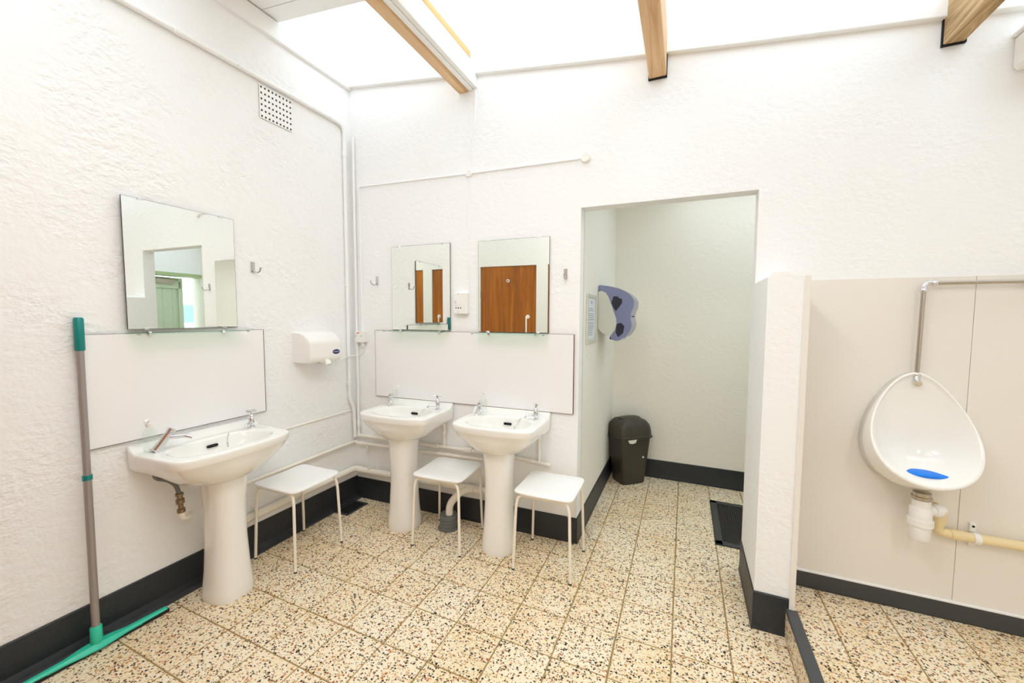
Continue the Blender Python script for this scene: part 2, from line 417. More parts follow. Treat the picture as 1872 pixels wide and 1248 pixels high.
# ------------------------------------------------------------------ roof
TS_ = -1.405
BX0, BX1, BY = XL, -1.44, 1.76
def slab(x0, x1, y0, y1, off, t):
    return MB().raw([(x0, y0, roof(x0)+off), (x1, y0, roof(x1)+off), (x1, y1, roof(x1)+off), (x0, y1, roof(x0)+off),
                     (x0, y0, roof(x0)+off+t), (x1, y0, roof(x1)+off+t), (x1, y1, roof(x1)+off+t), (x0, y1, roof(x0)+off+t)],
                    [(0, 1, 2, 3), (4, 7, 6, 5), (0, 4, 5, 1), (1, 5, 6, 2), (2, 6, 7, 3), (3, 7, 4, 0)])
ROOFLIGHTS = [(XL-.1, BX1, BY, 2.6), (BX1, XR+.1, 1.70, 2.6), (XL-.1, .45, YF-.1, 1.1)]      # x0, x1, y0, y1; last one added out of view to light the room
cm = MB()
for x0, x1, y0, y1 in ((XL-.1, BX1, 1.1, BY), (BX1, XR+.1, 1.1, 1.70), (.45, XR+.1, YF-.1, 1.1)):
    q = slab(x0, x1, y0, y1, .016, .05); cm.raw(q.v, q.f)
ce = struct(cm.build('ceiling', M['gloss']), 'white boarded ceiling between the roof sheets')
y = BY
for k in range(6):
    slab(XL, BX1, y-.108, y, .0, .015).build('board', M['gloss'], ce); y -= .112
sk = MB()
for x0, x1, y0, y1 in ROOFLIGHTS:
    sk.raw([(x0, y0, roof(x0)+.03), (x1, y0, roof(x1)+.03), (x1, y1, roof(x1)+.03), (x0, y1, roof(x0)+.03)], [(0, 1, 2, 3)])
struct(sk.build('window_1', M['sheet']), 'glowing white translucent roof sheets, the rear one added unseen for light')
struct(MB().cbox(XL-.01, XL+.026, YF, 2.337, 3.150, 3.262, .004).build('trim_1', M['gloss']), 'white fascia board along the top of the left wall')
def back_trim():
    xs = [XL, -1.9, -1.4, -1.0, -.6, -.3, 0, .3, .6, 1.2, XR]; rings = []
    for x in xs:
        z = 3.165-.12*(x-XL); y = yb(x)
        rings.append([(x, y+.02, z), (x, y-.027, z), (x, y-.03, z+.004), (x, y-.03, roof(x)+.005), (x, y+.02, roof(x)+.005)])
    return MB().loft(rings).build('trim_2', M['gloss'])
struct(back_trim(), 'white fascia board sloping along the top of the back wall')
# purlins
def beam(x0, x1, z0, mat, label, end=True):
    t = thing('ceiling_beam', label, 'beam', ((x0+x1)/2, 2.42, z0), 0, 'roof timbers')
    w = (x1-x0)/2; top = min(roof(x0), roof(x1))-z0+.02; ye = yb(x0)-2.42
    MB().cbox(-w, w, YF-2.42, ye, 0, top, .004).build('timber', mat, t)
    if end: MB().box(-w-.004, w+.004, ye-.012, ye+.003, -.006, top*.62).build('end_collar', M['black'], t)  # thin black collar round the beam end at the wall
    return t
b1 = beam(-1.440, -1.366, 2.945, M['timber'], 'roof beam with bare underside and white painted cheek, nearest the corner', False)
o1 = (-1.403, 2.42, 2.945)
MB().cbox(-1.365-o1[0], -1.335-o1[0], YF-2.42, yb(-1.34)-2.42, .004, .125, .003).build('cheek_board', M['gloss'], b1)
MB().cbox(-1.334-o1[0], -1.303-o1[0], YF-2.42, yb(-1.31)-2.42, .012, .150, .003).build('cheek_board', M['gloss'], b1)
MB().cbox(-1.330-o1[0], -1.306-o1[0], YF-2.42, yb(-1.31)-2.5, .152, .196, .002).build('batten', M['yellow_timber'], b1)
beam(-.224, -.134, 2.782, M['timber'], 'bare roof beam in the middle of the skylight with black end')
beam(1.003, 1.075, 2.650, M['rough_timber'], 'rough sawn roof beam with black end above the urinal')

# ------------------------------------------------------------------ world outside the way out
struct(MB().box(1.66, 60, -20, 60, -.3, -.06).build('ground', M['grass']), 'pale ground outside the green door')
def hill():
    v = []; f = []; n = 24
    for i in range(n+1):
        t = i/n; x, y = 150-t*20, 40+t*120
        h = 3.5+3*math.sin(t*7)+1.5*math.sin(t*17)
        v += [(x, y, -1), (x+10, y+10, h), (x+60, y+40, h*.9)]
    for i in range(n):
        for k in range(2): f.append((3*i+k, 3*i+3+k, 3*i+4+k, 3*i+1+k))
    return MB().raw(v, f).build('hill', M['hill'], None, True, False)
struct(hill(), 'hazy blue hill outside the green door')

# ------------------------------------------------------------------ doors (seen in the mirrors)
def cubicle_front():
    YD = 0.0
    m = MB()
    for x0, x1, z0 in ((XL, -2.322, 0), (-1.551, -1.402, 0), (-.63, -.5, 0), (-2.322, -1.551, 2.105), (-1.402, -.63, 2.105)): m.box(x0, x1, YD-.06, YD, z0, 2.95)
    struct(m.build('wall_cubicle', M['lintel']), 'white painted cubicle front')
    d = thing('door_1', 'brown varnished cubicle door with white handle, beside the left wall', 'door', (-2.318, YD-.012, .1), 0, None, 'structure')
    MB().cbox(0, .763, -.035, 0, 0, 2.0, .003).build('leaf', M['door'], d)
    lk = MB().lathe([(0, 0), (.021, 0), (.021, .006), (.017, .008), (0, .008)], (.383, 0, 1.815), (0, 1, 0)).build('lock_disc', M['white_pl'], d, True)
    MB().box(-.010, .010, .0085, .010, -.008, .006).build('indicator', M['black'], lk).location = (.383, 0, 1.815)
    h = MB().tube([(.643, 0, 1.35), (.643, .035, 1.35), (.643, .035, 1.0), (.643, 0, 1.0)], .010, 12, .02).build('handle', M['white_pl'], d, True)
    MB().lathe([(.026, 0), (.026, .006), (.012, .009)], (.655, 0, 1.35), (0, 1, 0)).build('rose', M['white_pl'], h, True)
    for z in (1.6, .25): MB().cbox(-.008, .006, -.004, .004, z, z+.09, .001).build('hinge', M['brass'], d)
    d2 = thing('door_2', 'brown varnished cubicle door, second from the left wall', 'door', (-1.398, YD-.012, .1), 0, None, 'structure')
    MB().cbox(0, .764, -.035, 0, 0, 2.0, .003).build('leaf', M['door'], d2)
cubicle_front()
def green_door():
    d = thing('door_3', 'pale green boarded outside door standing ajar', 'door', (1.53, 2.77, .02), R(90-10), None, 'structure')
    W = .80; n = 6
    for k in range(n): MB().cbox(k*W/n+.002, (k+1)*W/n-.002, -.02, .0, 0, 1.95, .003).build('plank', M['green'], d)
    for z in (.12, 1.0, 1.80): MB().cbox(.02, W-.02, 0, .022, z, z+.11, .004).build('ledge', M['green'], d)
    MB().cbox(W-.06, W, -.0, .022, 0, 1.95, .003).build('edge_rail', M['green'], d)
    MB().cbox(.42, .66, .022, .06, 1.865, 1.925, .006).build('door_closer', M['nickel'], d)
    m = MB().box(1.49, 1.66, 2.74, 2.78, 0, 2.02).box(1.49, 1.66, 2.74, 3.72, 1.985, 2.03)
    struct(m.build('trim_5', M['dgreen']), 'sage green frame of the outside door')
green_door()

# ------------------------------------------------------------------ basins
def star(poly, c, n, off=0):
    """resample a closed polyline at n equal angles about c"""
    out = []; P = poly+[poly[0]]
    for i in range(n):
        a = 2*PI*(i+off)/n; d = (math.cos(a), math.sin(a)); best = 0
        for (x0, y0), (x1, y1) in zip(P, P[1:]):
            ex, ey = x1-x0, y1-y0; den = d[0]*ey-d[1]*ex
            if abs(den) < 1e-12: continue
            t = ((x0-c[0])*ey-(y0-c[1])*ex)/den; u = ((x0-c[0])*d[1]-(y0-c[1])*d[0])/den
            if t > 0 and -1e-6 <= u <= 1+1e-6: best = max(best, t)
        out.append((c[0]+d[0]*best, c[1]+d[1]*best))
    return out
def fillet(pts, r, seg=5):
    out = []; n = len(pts)
    for i in range(n):
        b = Vector(pts[i]); rr = r[i] if isinstance(r, (list, tuple)) else r
        if rr <= 0: out.append(tuple(b)); continue
        a, c = Vector(pts[i-1]), Vector(pts[(i+1) % n])
        p0 = b+(a-b).normalized()*min(rr, (a-b).length*.49); p1 = b+(c-b).normalized()*min(rr, (c-b).length*.49)
        for k in range(seg+1):
            t = k/seg; out.append(tuple(p0*(1-t)**2+b*2*t*(1-t)+p1*t*t))
    return out
def smooth01(t): t = max(0, min(1, t)); return t*t*(3-2*t)
def basin_mesh(W, Wf, D0, D1):
    n = 96; c = (0, -.19)
    front = [(Wf/2*math.cos(PI*k/12)*1.0, -D0-(D1-D0)*math.sin(PI*k/12)**.9) for k in range(13)]
    poly = fillet([(W/2, 0)]+[(Wf/2+.004, -D0)]+front[1:-1]+[(-Wf/2-.004, -D0)]+[(-W/2, 0)], [.008, .05]+[0]*11+[.05, .008])
    O = star(poly, c, n)
    def ell(a, b, cy, p=2.0):
        q = [(a*math.copysign(abs(math.cos(2*PI*i/240))**(2/p), math.cos(2*PI*i/240)), cy+b*math.copysign(abs(math.sin(2*PI*i/240))**(2/p), math.sin(2*PI*i/240))) for i in range(240)]
        return star(q, c, n)
    foot = ell(.098, .09, -.225); bul = ell(W*.33, .155, -.215); inn = ell(W/2-.072, .132, -.232, 2.7)
    def ins(P, k): return [(c[0]+(x-c[0])*k, c[1]+(y-c[1])*k) for x, y in P]
    def mix(A, B, t): return [(a[0]*(1-t)+b[0]*t, a[1]*(1-t)+b[1]*t) for a, b in zip(A, B)]
    ZR = .806
    def up(p): return .031*smooth01((p[1]+.062)/.035)
    rings = []
    def thin(p): return .034*smooth01((-p[1]-.06)/.27)      # the skirt is deep at the wall and shallow in front
    def add(P, z, lift=1.0, sk=0.0): rings.append([(x, y, z+lift*up((x, y))+sk*thin((x, y))) for x, y in P])
    add(foot, .628, 0); add(mix(foot, bul, .6), .634, 0); add(bul, .652, 0); add(mix(bul, O, .35), .676, 0, .25); add(mix(bul, O, .72), .703, 0, .65)
    add(ins(O, .955), .720, 0, 1); add(ins(O, .982), .728, 0, 1); add(ins(O, .99), .742, 0, .8); add(ins(O, .997), .775, .4, .2)
    add(O, .792, 1); add(ins(O, .997), .8, 1); add(ins(O, .985), ZR-.001, 1); add(ins(O, .965), ZR, 1)
    base = ins(O, .965)
    for t in (.25, .5, .75, .93): add(mix(base, inn, t), ZR-.002*t, 1)
    add(inn, ZR-.005, 0); ci = (0, -.225)
    def insc(P, k): return [(ci[0]+(x-ci[0])*k, ci[1]+(y-ci[1])*k) for x, y in P]
    for k, z in ((.975, .794), (.94, .768), (.88, .735), (.78, .708), (.6, .688), (.35, .678), (.1, .674)): add(insc(inn, k), z, 0)
    return MB().loft(rings)
def pedestal_mesh():
    n = 40; rings = []
    prof = [(0, .100, .105), (.012, .103, .107), (.05, .100, .104), (.15, .091, .095), (.3, .083, .088), (.45, .082, .088), (.55, .086, .092), (.61, .092, .096), (.632, .094, .097)]
    for z, a, b in prof:
        r = []
        for i in range(n):
            t = 2*PI*i/n; cx, sy = math.cos(t), math.sin(t)
            p = 2.5 if sy < 0 else 3.5
            r.append((a*math.copysign(abs(cx)**(2/p), cx), -.225+(b if sy < 0 else b*.9)*math.copysign(abs(sy)**(2/p), sy), z))
        rings.append(r)
    return MB().loft(rings)
def cross_tap(parent, x, y, z):
    t = MB().lathe([(.019, 0), (.019, .004), (.012, .008), (.010, .016), (.013, .024), (.0145, .034), (.014, .058), (.011, .062), (.0135, .066), (.011, .074), (.006, .079), (.0045, .094)], (x, y, z), n=18).build('tap', M['chrome'], parent, True)
    sx = -1 if x > 0 else 1
    MB().tube([(x, y, z+.03), (x+sx*.028, y-.018, z+.034), (x+sx*.052, y-.034, z+.030), (x+sx*.058, y-.038, z+.016)], [.0085, .0075, .0068, .007], 12, .014).build('spout', M['chrome'], t, True)
    h = MB()
    for a in (25, 115): 
        dx, dy = math.cos(R(a))*.027, math.sin(R(a))*.027
        h.tube([(x-dx, y-dy, z+.097), (x, y, z+.097), (x+dx, y+dy, z+.097)], [.0055, .0042, .0055], 10)
    h.lathe([(.008, 0), (.009, .005), (.0065, .011)], (x, y, z+.093), n=14)
    h.build('cross_head', M['chrome'], t, True)
def push_tap(parent, x, y, z):
    sx = 1
    d = Vector((.28*sx, -.10, 1)).normalized()
    t = MB().lathe([(.021, 0), (.021, .004), (.0165, .007), (.0155, .05), (.0165, .058), (.010, .062), (.010, .067)], (x, y, z), d, 20).build('tap', M['chrome'], parent, True)
    b = Vector((x, y, z))+d*.066
    MB().lathe([(.012, 0), (.017, .006), (.018, .018), (.014, .026), (.004, .029)], b, d, 18).build('push_head', M['chrome'], t, True)
    m = Vector((x, y, z))+d*.04
    MB().tube([m, m+Vector((.028, -.026, .004)), m+Vector((.036, -.034, -.010))], [.010, .0095, .009], 12, .01).build('spout', M['chrome'], t, True)
def lever_tap(parent, x, y, z):
    d = Vector((.56, -.16, .86)).normalized()
    t = MB().lathe([(.026, 0), (.026, .004), (.0195, .008), (.0175, .04), (.0175, .092), (.0155, .094), (.0155, .098), (.018, .100), (.018, .117), (.014, .120)], (x, y, z), d, 24).build('tap', M['chrome'], parent, True)
    m = Vector((x, y, z))+d*.070
    MB().tube([m, m+Vector((.060, -.05, .002)), m+Vector((.078, -.066, -.010))], [.0105, .0105, .0095], 14, .015).build('spout', M['chrome'], t, True)
def basin(label, loc, rz, W, Wf, kind, group):
    t = thing('pedestal_basin', label, 'basin', loc, rz, group)
    b = basin_mesh(W, Wf, .345, .418).build('basin', M['porc'], t, True, False)
    sl = MB()
    sl.prism(fillet([(-.026, -.0075), (.026, -.0075), (.026, .0075), (-.026, .0075)], .007, 4), 1, -.004, .004)
    o = sl.build('overflow_slot', M['black'], b); o.location = (.012, -.1145, .762); o.rotation_euler = (R(-12), 0, 0)
    MB().lathe([(.022, 0), (.022, .003), (.012, .004), (.012, .001)], (0, -.225, .674)).build('waste', M['chrome'], b, True)
    MB().tube([(.10, -.105, .804), (.085, -.12, .79), (.072, -.14, .765), (.07, -.15, .742)], .0028, 8, .01).build('plug_chain', M['chrome'], b, True)
    pedestal_mesh().build('pedestal', M['porc'], t, True)
    xt = W/2-.062
    if kind == 'lever': lever_tap(t, -xt+.01, -.105, .804)
    else: push_tap(t, -xt+.012, -.125, .804)
    cross_tap(t, xt-.012, -.105, .804)
    return t
GB = 'white pedestal basins'
B1 = basin('white pedestal basin with slanted lever tap, on the left wall', (XL, 1.222, 0), R(90), .60, .55, 'lever', GB)
B2 = basin('white pedestal basin in the corner, under the mirror showing the other mirror', (-1.757, yb(-1.757), 0), RB, .545, .52, 'push', GB)
B3 = basin('white pedestal basin between two stools, nearest the doorway', (-1.043, yb(-1.043), 0), RB, .545, .52, 'push', GB)
# flexible hose under the left basin
def hose():
    t = thing('supply_hose', 'grey braided hose and valve under the left-wall basin', 'hose', (XL, 1.07, .45), 0)
    O = Vector((XL, 1.07, .45)); q = lambda p: Vector(p)-O
    MB().tube([q((-2.25, .972, .74)), q((-2.25, .974, .685)), q((-2.25, 1.02, .664)), q((-2.25, 1.055, .625)), q((-2.25, 1.066, .575))], .0095, 12, .03).build('hose', M['grey_pl'], t, True)
    MB().lathe([(.012, 0), (.017, .004), (.017, .02), (.011, .024), (.011, .045), (.018, .05), (.018, .07), (.012, .074), (.012, .088), (.017, .09), (.017, .1)], q((-2.25, 1.072, .478)), (0, -.06, 1), 12).build('valve', M['brass'], t, True)
    MB().tube([q((-2.25, 1.072, .48)), q((-2.25, 1.076, .448)), q((-2.26, 1.11, .437)), q((-2.30, 1.135, .437))], .013, 12, .025).build('elbow', M['pipe'], t, True)
hose()
# soap bottles on the basin ledges
def soap(label, loc, h, mat, s=1.0):
    t = thing('soap_bottle', label, 'soap bottle', loc, random.uniform(-1, 1), 'soap bottles on the basins')
    MB().lathe([(.022*s, 0), (.026*s, .004), (.026*s, h*.62), (.020*s, h*.72), (.011*s, h*.76), (.011*s, h*.8)], n=20).build('bottle', mat, t, True)
    MB().lathe([(.013*s, h*.79), (.0135*s, h*.80), (.0135*s, h*.90), (.006*s, h*.91), (.006*s, h)], n=16).build('pump_collar', M['white_pl'], t, True)
    MB().tube([(0, 0, h*.98), (0, 0, h*1.02), (.03*s, -.008, h*1.03), (.034*s, -.009, h*.99)], .006*s, 10, .006).build('nozzle', M['white_pl'], t, True)
soap('clear soap bottle with white pump, behind the slanted lever tap', (XL+.085, .985, .806), .150, M['soapgreen'])
soap('clear pump soap bottle on the corner basin', (-1.953, yb(-1.953)-.066, .809), .120, M['soap'])
soap('clear pump soap bottle on the basin nearest the doorway', (-1.226, yb(-1.226)-.066, .809), .128, M['soap'])

# ------------------------------------------------------------------ stools
def stool(label, cx, cy, rz, proto=None):
    if proto:
        t = copy_tree(proto); t.location = (cx, cy, 0); t.rotation_euler = (0, 0, rz); t['label'] = label; return t
    t = thing('stool', label, 'stool', (cx, cy, 0), rz, 'white stools')
    n = 64; H = .1735; rings = []
    sq = star(fillet([(H, H), (-H, H), (-H, -H), (H, -H)], .045, 6), (0, 0), n)
    def dish(x, y): return -.006*(1-(y/H)**2)+.003*(x/H)**2
    for k, z in ((.0, .445), (.5, .445), (.95, .446), (.985, .449), (1.0, .455), (.99, .461), (.96, .463), (.6, .463), (.3, .463), (.02, .463)):
        kk = max(k, .02); rings.append([(x*kk, y*kk, z+dish(x*kk, y*kk)) for x, y in sq])
    MB().loft(rings).build('seat', M['seat'], t, True)
    for sx in (-1, 1):
        for sy in (-1, 1):
            l = MB().tube([(sx*.05, sy*.147, .437), (sx*.142, sy*.147, .437), (sx*.156, sy*.154, .38), (sx*.168, sy*.166, .006)], .0082, 12, .035).build('leg', M['stoolleg'], t, True)
            MB().lathe([(.0088, 0), (.0090, .007), (.0083, .008)], (sx*.1682, sy*.1662, 0), n=12).build('foot_cap', M['rubber'], l, True)
    for sy in (-1, 1): MB().tube([(-.06, sy*.147, .437), (.06, sy*.147, .437)], .0082, 10).build('seat_rail', M['stoolleg'], t, True)
    return t
S1 = stool('white metal stool against the left wall', -2.146, 1.630, R(1))
stool('white metal stool between the two back-wall basins', -1.386, 2.132, R(3.5), S1)
stool('white metal stool nearest the doorway', -.700, 2.168, R(1), S1)

# ------------------------------------------------------------------ splashbacks, mirrors, shelves
def splash(label, loc, rz, w, z0, z1, edge_mat):
    t = thing('splashback', label, 'splashback', (loc[0], loc[1], z0), rz, 'laminate splashbacks')
    MB().cbox(0, w, -.014, -.003, 0, z1-z0, .0015).build('panel', M['lam'], t)
    m = MB().box(-.0012, 0, -.0135, -.001, 0, z1-z0).box(w, w+.003, -.0135, -.001, 0, z1-z0).box(0, w, -.0135, -.001, z1-z0, z1-z0+.0012).box(0, w, -.0135, -.001, -.0015, 0)
    m.build('edge_band', edge_mat, t)
splash('white laminate splashback behind the left-wall basin', (XL, .80), R(90), .797, .859, 1.364, M['brownedge'])
splash('long white laminate splashback with brown edge behind two basins', (-2.167, yb(-2.167)), RB, 1.537, .839, 1.341, M['lam_edge'])
def mirror(label, loc, rz, w, h, out, tilt=0, turn=0, clipmat='chrome'):
    t = thing('wall_mirror', label, 'mirror', loc, rz+turn, 'frameless mirrors')
    if tilt: t.rotation_euler = (tilt, 0, rz+turn)
    g = MB().box(-w/2, w/2, -.006-out, -out, 0, h); gl = g.build('glass', M['brownedge'], t)
    fc = MB().raw([(-w/2+.0012, -.0063-out, .0012), (w/2-.0012, -.0063-out, .0012), (w/2-.0012, -.0063-out, h-.0012), (-w/2+.0012, -.0063-out, h-.0012)], [(0, 1, 2, 3)])
    fc.build('silvering', M['mirror'], t)
    for sx in (-1, 1): MB().cbox(sx*w*.36-.010, sx*w*.36+.010, -.010-out, 0, h-.006, h+.004, .001).build('clip', M[clipmat], t)
    for sx in (-1, 1): MB().cbox(sx*w*.36-.010, sx*w*.36+.010, -.010-out, 0, -.004, .006, .001).build('clip', M[clipmat], t)
    return t
mirror('frameless mirror on the left wall showing the green door', (XL, 1.198, 1.384), R(90), .498, .611, .014, 0, R(2.1))
mirror('frameless mirror in the corner showing another mirror', (-1.759, yb(-1.759), 1.352), RB, .498, .608, .004)
mirror('frameless mirror showing a brown door, nearest the doorway', (-1.042, yb(-1.042), 1.348), RB, .498, .607, .004, 0, 0, 'white_pl')
def shelf(label, loc, rz, w):
    t = thing('glass_shelf', label, 'shelf', loc, rz, 'glass shelves under the mirrors')
    MB().cbox(-w/2, w/2, -.118, -.012, 0, .005, .001).build('glass', M['glass'], t)
    for sx in (-1, 1):
        MB().cbox(sx*(w/2-.085)-.008, sx*(w/2-.085)+.008, -.03, 0, -.009, .008, .002).build('bracket', M['chrome'], t)
    for sx in (-1, 1): MB().cbox(sx*(w/2-.006)-.007, sx*(w/2-.006)+.007, -.1185, -.112, -.002, .004, .001).build('end_stop', M['nickel'], t)
shelf('narrow glass shelf below the left-wall mirror', (XL, 1.198, 1.362), R(90), .50)
shelf('narrow glass shelf below the corner mirror', (-1.759, yb(-1.759), 1.3405), RB, .50)
shelf('narrow glass shelf below the mirror showing a brown door', (-1.042, yb(-1.042), 1.3365), RB, .50)

# ------------------------------------------------------------------ small wall fittings
def hook(label, loc, rz, side):
    t = thing('coat_hook', label, 'coat hook', loc, rz, 'chrome coat hooks')
    MB().cbox(-.011, .011, -.006, 0, -.005, .06, .002).build('back_plate', M['satin'], t)
    MB().tube([(0, -.004, .012), (0, -.022, -.004), (side*.012, -.045, -.006), (side*.022, -.058, .004), (side*.026, -.062, .020)], .0042, 10, .012).build('hook', M['satin'], t, True)
    MB().lathe([(.001, -.005), (.0062, -.002), (.0062, .002), (.001, .005)], (side*.026, -.062, .021), n=12).build('knob', M['satin'], t, True)
hook('chrome coat hook on the left wall beside the mirror', (XL, 1.555, 1.712), R(90), .3)
hook('chrome coat hook in the corner, left of the corner mirror', (-2.150, yb(-2.15), 1.690), RB, -.3)
hook('chrome coat hook between brown-door mirror and doorway', (-.690, yb(-.69), 1.690), RB, .2)

def vent():
    y0, y1, z0, z1 = 1.632, 1.842, 2.646, 2.836
    t = thing('air_vent', 'square white air vent with rows of small holes', 'vent', (XL, (y0+y1)/2, z0), R(90))
    w, h = y1-y0, z1-z0; m = MB(); nx, nz = 9, 6; px = (w-.02)/(nx-1+.0); pz = (h-.02)/(nz-1); hs = .0118
    xs, zs = [-w/2-.002], [-.002]
    for i in range(nx): c = -w/2+.01+i*px; xs += [c-hs/2, c+hs/2]
    for i in range(nz): c = .01+i*pz; zs += [c-hs/2, c+hs/2]
    xs.append(w/2+.002); zs.append(h+.002)
    for i in range(len(xs)-1):
        for k in range(len(zs)-1):
            if i % 2 == 1 and k % 2 == 1: continue
            m.box(xs[i], xs[i+1], -.007, -.0035, zs[k], zs[k+1])
    m.build('pierced_plate', M['gloss'], t)
    MB().box(-w/2, w/2, -.003, -.001, 0, h).build('black_backing', M['black'], t)  # black board stands in for the shade behind the holes
vent()

def dryer():
    t = thing('hand_dryer', 'white wall-mounted hand dryer with blue oval badge', 'hand dryer', (XL, 1.93, 1.135), R(90))
    W, H, D = .265, .208, .165; n = 48; rings = []
    prof = fillet([(0, 0), (0, H), (-.09, H), (-D, H-.055), (-D, .03), (-D+.02, 0)], [0, .006, .04, .03, .02, .015])
    for x, k in ((-W/2, .93), (-W/2+.006, .985), (-W/2+.02, 1), (W/2-.03, 1), (W/2-.01, .98), (W/2, .92)):
        rings.append([(x, yy*k, H/2+(zz-H/2)*k) for yy, zz in prof])
    MB().loft(rings).build('housing', M['white_pl'], t, True)
    MB().tube([(.01, -.145, .012), (.01, -.160, -.004), (.01, -.166, -.016)], [.02, .022, .021], 18).build('nozzle', M['white_pl'], t, True)
    MB().cbox(-.05, .09, -.16, -.05, -.006, .012, .004).build('air_outlet', M['frame'], t)
    b = MB(); n = 28
    b.loft([[(.078+.030*math.cos(2*PI*i/n), -D-.0005-e, .068+.0165*math.sin(2*PI*i/n)) for i in range(n)] for e in (-.004, .0015)])
    bd = b.build('badge', M['navy'], t)
    w_ = MB(); x = .056
    for k in range(8):
        wd = .0042 if k % 3 else .0050
        w_.box(x, x+wd*.42, -D-.0028, -D-.0018, .0655, .0715); w_.box(x, x+wd, -D-.0028, -D-.0018, .0695, .0712); x += wd+.0012
    w_.build('badge_lettering', M['white_pl'], bd)
    r = MB(); r.loft([[(.078+k*.0335*math.cos(2*PI*i/n), -D-.0002-e, .068+k*.019*math.sin(2*PI*i/n)) for i in range(n)] for e, k in ((-.004, 1), (.0006, 1))])
    r.build('badge_rim', M['white_pl'], bd)
dryer()

def shaver():
    t = thing('shaver_socket', 'white shaver socket box between the two back-wall mirrors', 'socket', (-1.415, yb(-1.415), 1.467), RB)
    MB().cbox(-.052, .052, -.044, 0, 0, .147, .005).build('housing', M['white_pl'], t, False)
    m = MB()
    for x, z in ((-.018, .042), (0, .042), (.018, .042)): m.lathe([(.0042, -.001), (.0042, .0012)], (x-.012, -.0445, z), (0, -1, 0), 12)
    m.build('pin_holes', M['black'], t)
    for z in (.014, .138): MB().lathe([(.003, 0), (.003, .0016)], (-.012, -.044, z), (0, -1, 0), 10).build('screw', M['grey_pl'], t)
    q = MB().box(-.042, -.026, -.0448, -.0438, .082, .085).box(-.042, -.030, -.0448, -.0438, .074, .076).box(-.042, -.022, -.0448, -.0438, .058, .0595)
    q.build('printed_text', M['grey_pl'], t)
    MB().cbox(-.012, .012, -.0475, -.044, .062, .084, .001).build('rocker', M['white_pl'], t)
shaver()
def fcu():
    t = thing('fused_switch', 'small white switch box with red light in the corner', 'switch', (-2.292, yb(-2.292), 1.247), RB)
    MB().cbox(-.043, .043, -.044, 0, 0, .086, .004).build('housing', M['white_pl'], t)
    MB().cbox(-.022, -.004, -.0465, -.043, .070, .079, .001).build('red_light', M['red'], t)
    for x in (-.034, .018): MB().lathe([(.0035, 0), (.0035, .0016)], (x, -.044, .05), (0, -1, 0), 10).build('screw', M['grey_pl'], t)
    MB().lathe([(.014, 0), (.014, .02), (.008, .028)], (.010, -.02, -.002), (0, 0, -1), 14).build('cable_gland', M['white_pl'], t, True)
fcu()

# ------------------------------------------------------------------ pipes and cables on the walls
def run(name, label, cat, pts, r, mat='pipe', bend=.05, clips=(), couplers=(), group=None, n=12):
    o = Vector(pts[0]); t = thing(name, label, cat, o, 0, group)
    MB().tube([Vector(p)-o for p in pts], r, n, bend).build('tube', M[mat], t, True)
    for p, d, L, rr in couplers:
        p = Vector(p)-o; d = Vector(d).normalized()
        MB().lathe([(rr*.8, -L/2), (rr, -L/2+.002), (rr, L/2-.002), (rr*.8, L/2)], p, d, 14).build('coupling', M[mat], t, True)
    for p, nrm in clips:
        p = Vector(p)-o; nrm = Vector(nrm)
        MB().tube([p-nrm*r*1.3, p+nrm*(.02)], .006, 8).build('clip', M[mat], t, True)
    return t
GP = 'painted pipes'
zc = 2.866
run('conduit_pipe', 'white conduit running high along the left wall and down the corner', 'conduit',
    [(XL+.016, -.4, zc), (XL+.016, 2.262, zc), (XL+.016, 2.262, .80), (XL+.022, 2.295, .735), (XL+.024, 2.302, .50)], .0135, 'gloss', .07,
    clips=(((XL+.016, 1.5, zc), (-1, 0, 0)),), couplers=(((XL+.016, 1.22, zc), (0, 1, 0), .05, .0165), ((XL+.016, 2.15, zc), (0, 1, 0), .05, .0165), ((XL+.016, 2.262, 2.66), (0, 0, 1), .05, .0165), ((XL+.016, 2.262, 1.69), (0, 0, 1), .03, .0165), ((XL+.016, 2.262, .93), (0, 0, 1), .03, .018)))
run('water_pipe', 'thin white vertical pipe in the corner of the room', 'pipe', [(XL+.045, yb(XL+.045)-.018, 2.80), (XL+.045, yb(XL+.045)-.018, .515)], .010, 'gloss', 0,
    couplers=(((XL+.045, yb(XL+.045)-.018, .60), (0, 0, 1), .05, .013),))
run('cable', 'thin painted cable on the left wall running to the corner', 'cable', [(XL+.004, 1.575, .705), (XL+.004, 2.29, .711)], .0055, 'pipe', 0)
# waste and supply along left wall and back wall
def bwp(x, out, z): return (x, yb(x)-out, z)
run('supply_pipe', 'thin cream supply pipe running round the corner below the basins', 'pipe',
    [(XL+.02, 1.25, .452), (XL+.02, 2.30, .462), bwp(-2.34, .03, .452), bwp(-1.19, .03, .468)], .0115, 'pipe', .03,
    couplers=(((XL+.02, 1.46, .4545), (0, 1, 0), .03, .0155), (bwp(-2.30, .03, .452), (1, .04, 0), .04, .0155), (bwp(-1.52, .03, .463), (1, .04, 0), .03, .0155)))
run('supply_pipe', 'upper cream supply pipe along the back wall below the basins', 'pipe',
    [bwp(-2.34, .022, .512), bwp(-1.05, .022, .516), bwp(-.77, .022, .495)], .0115, 'pipe', .03,
    couplers=((bwp(-2.17, .022, .512), (1, .04, 0), .04, .015), (bwp(-1.63, .022, .514), (1, .04, 0), .05, .016), (bwp(-1.37, .022, .515), (1, .04, 0), .07, .019), (bwp(-.9, .022, .505), (1, .04, 0), .03, .015)))
run('riser_pipe', 'short vertical pipe rising to the corner basin', 'pipe', [bwp(-1.558, .022, .515), bwp(-1.558, .022, .68), bwp(-1.60, .05, .735)], .0105, 'pipe', .03, couplers=((bwp(-1.558, .022, .62), (0, 0, 1), .03, .0145),))
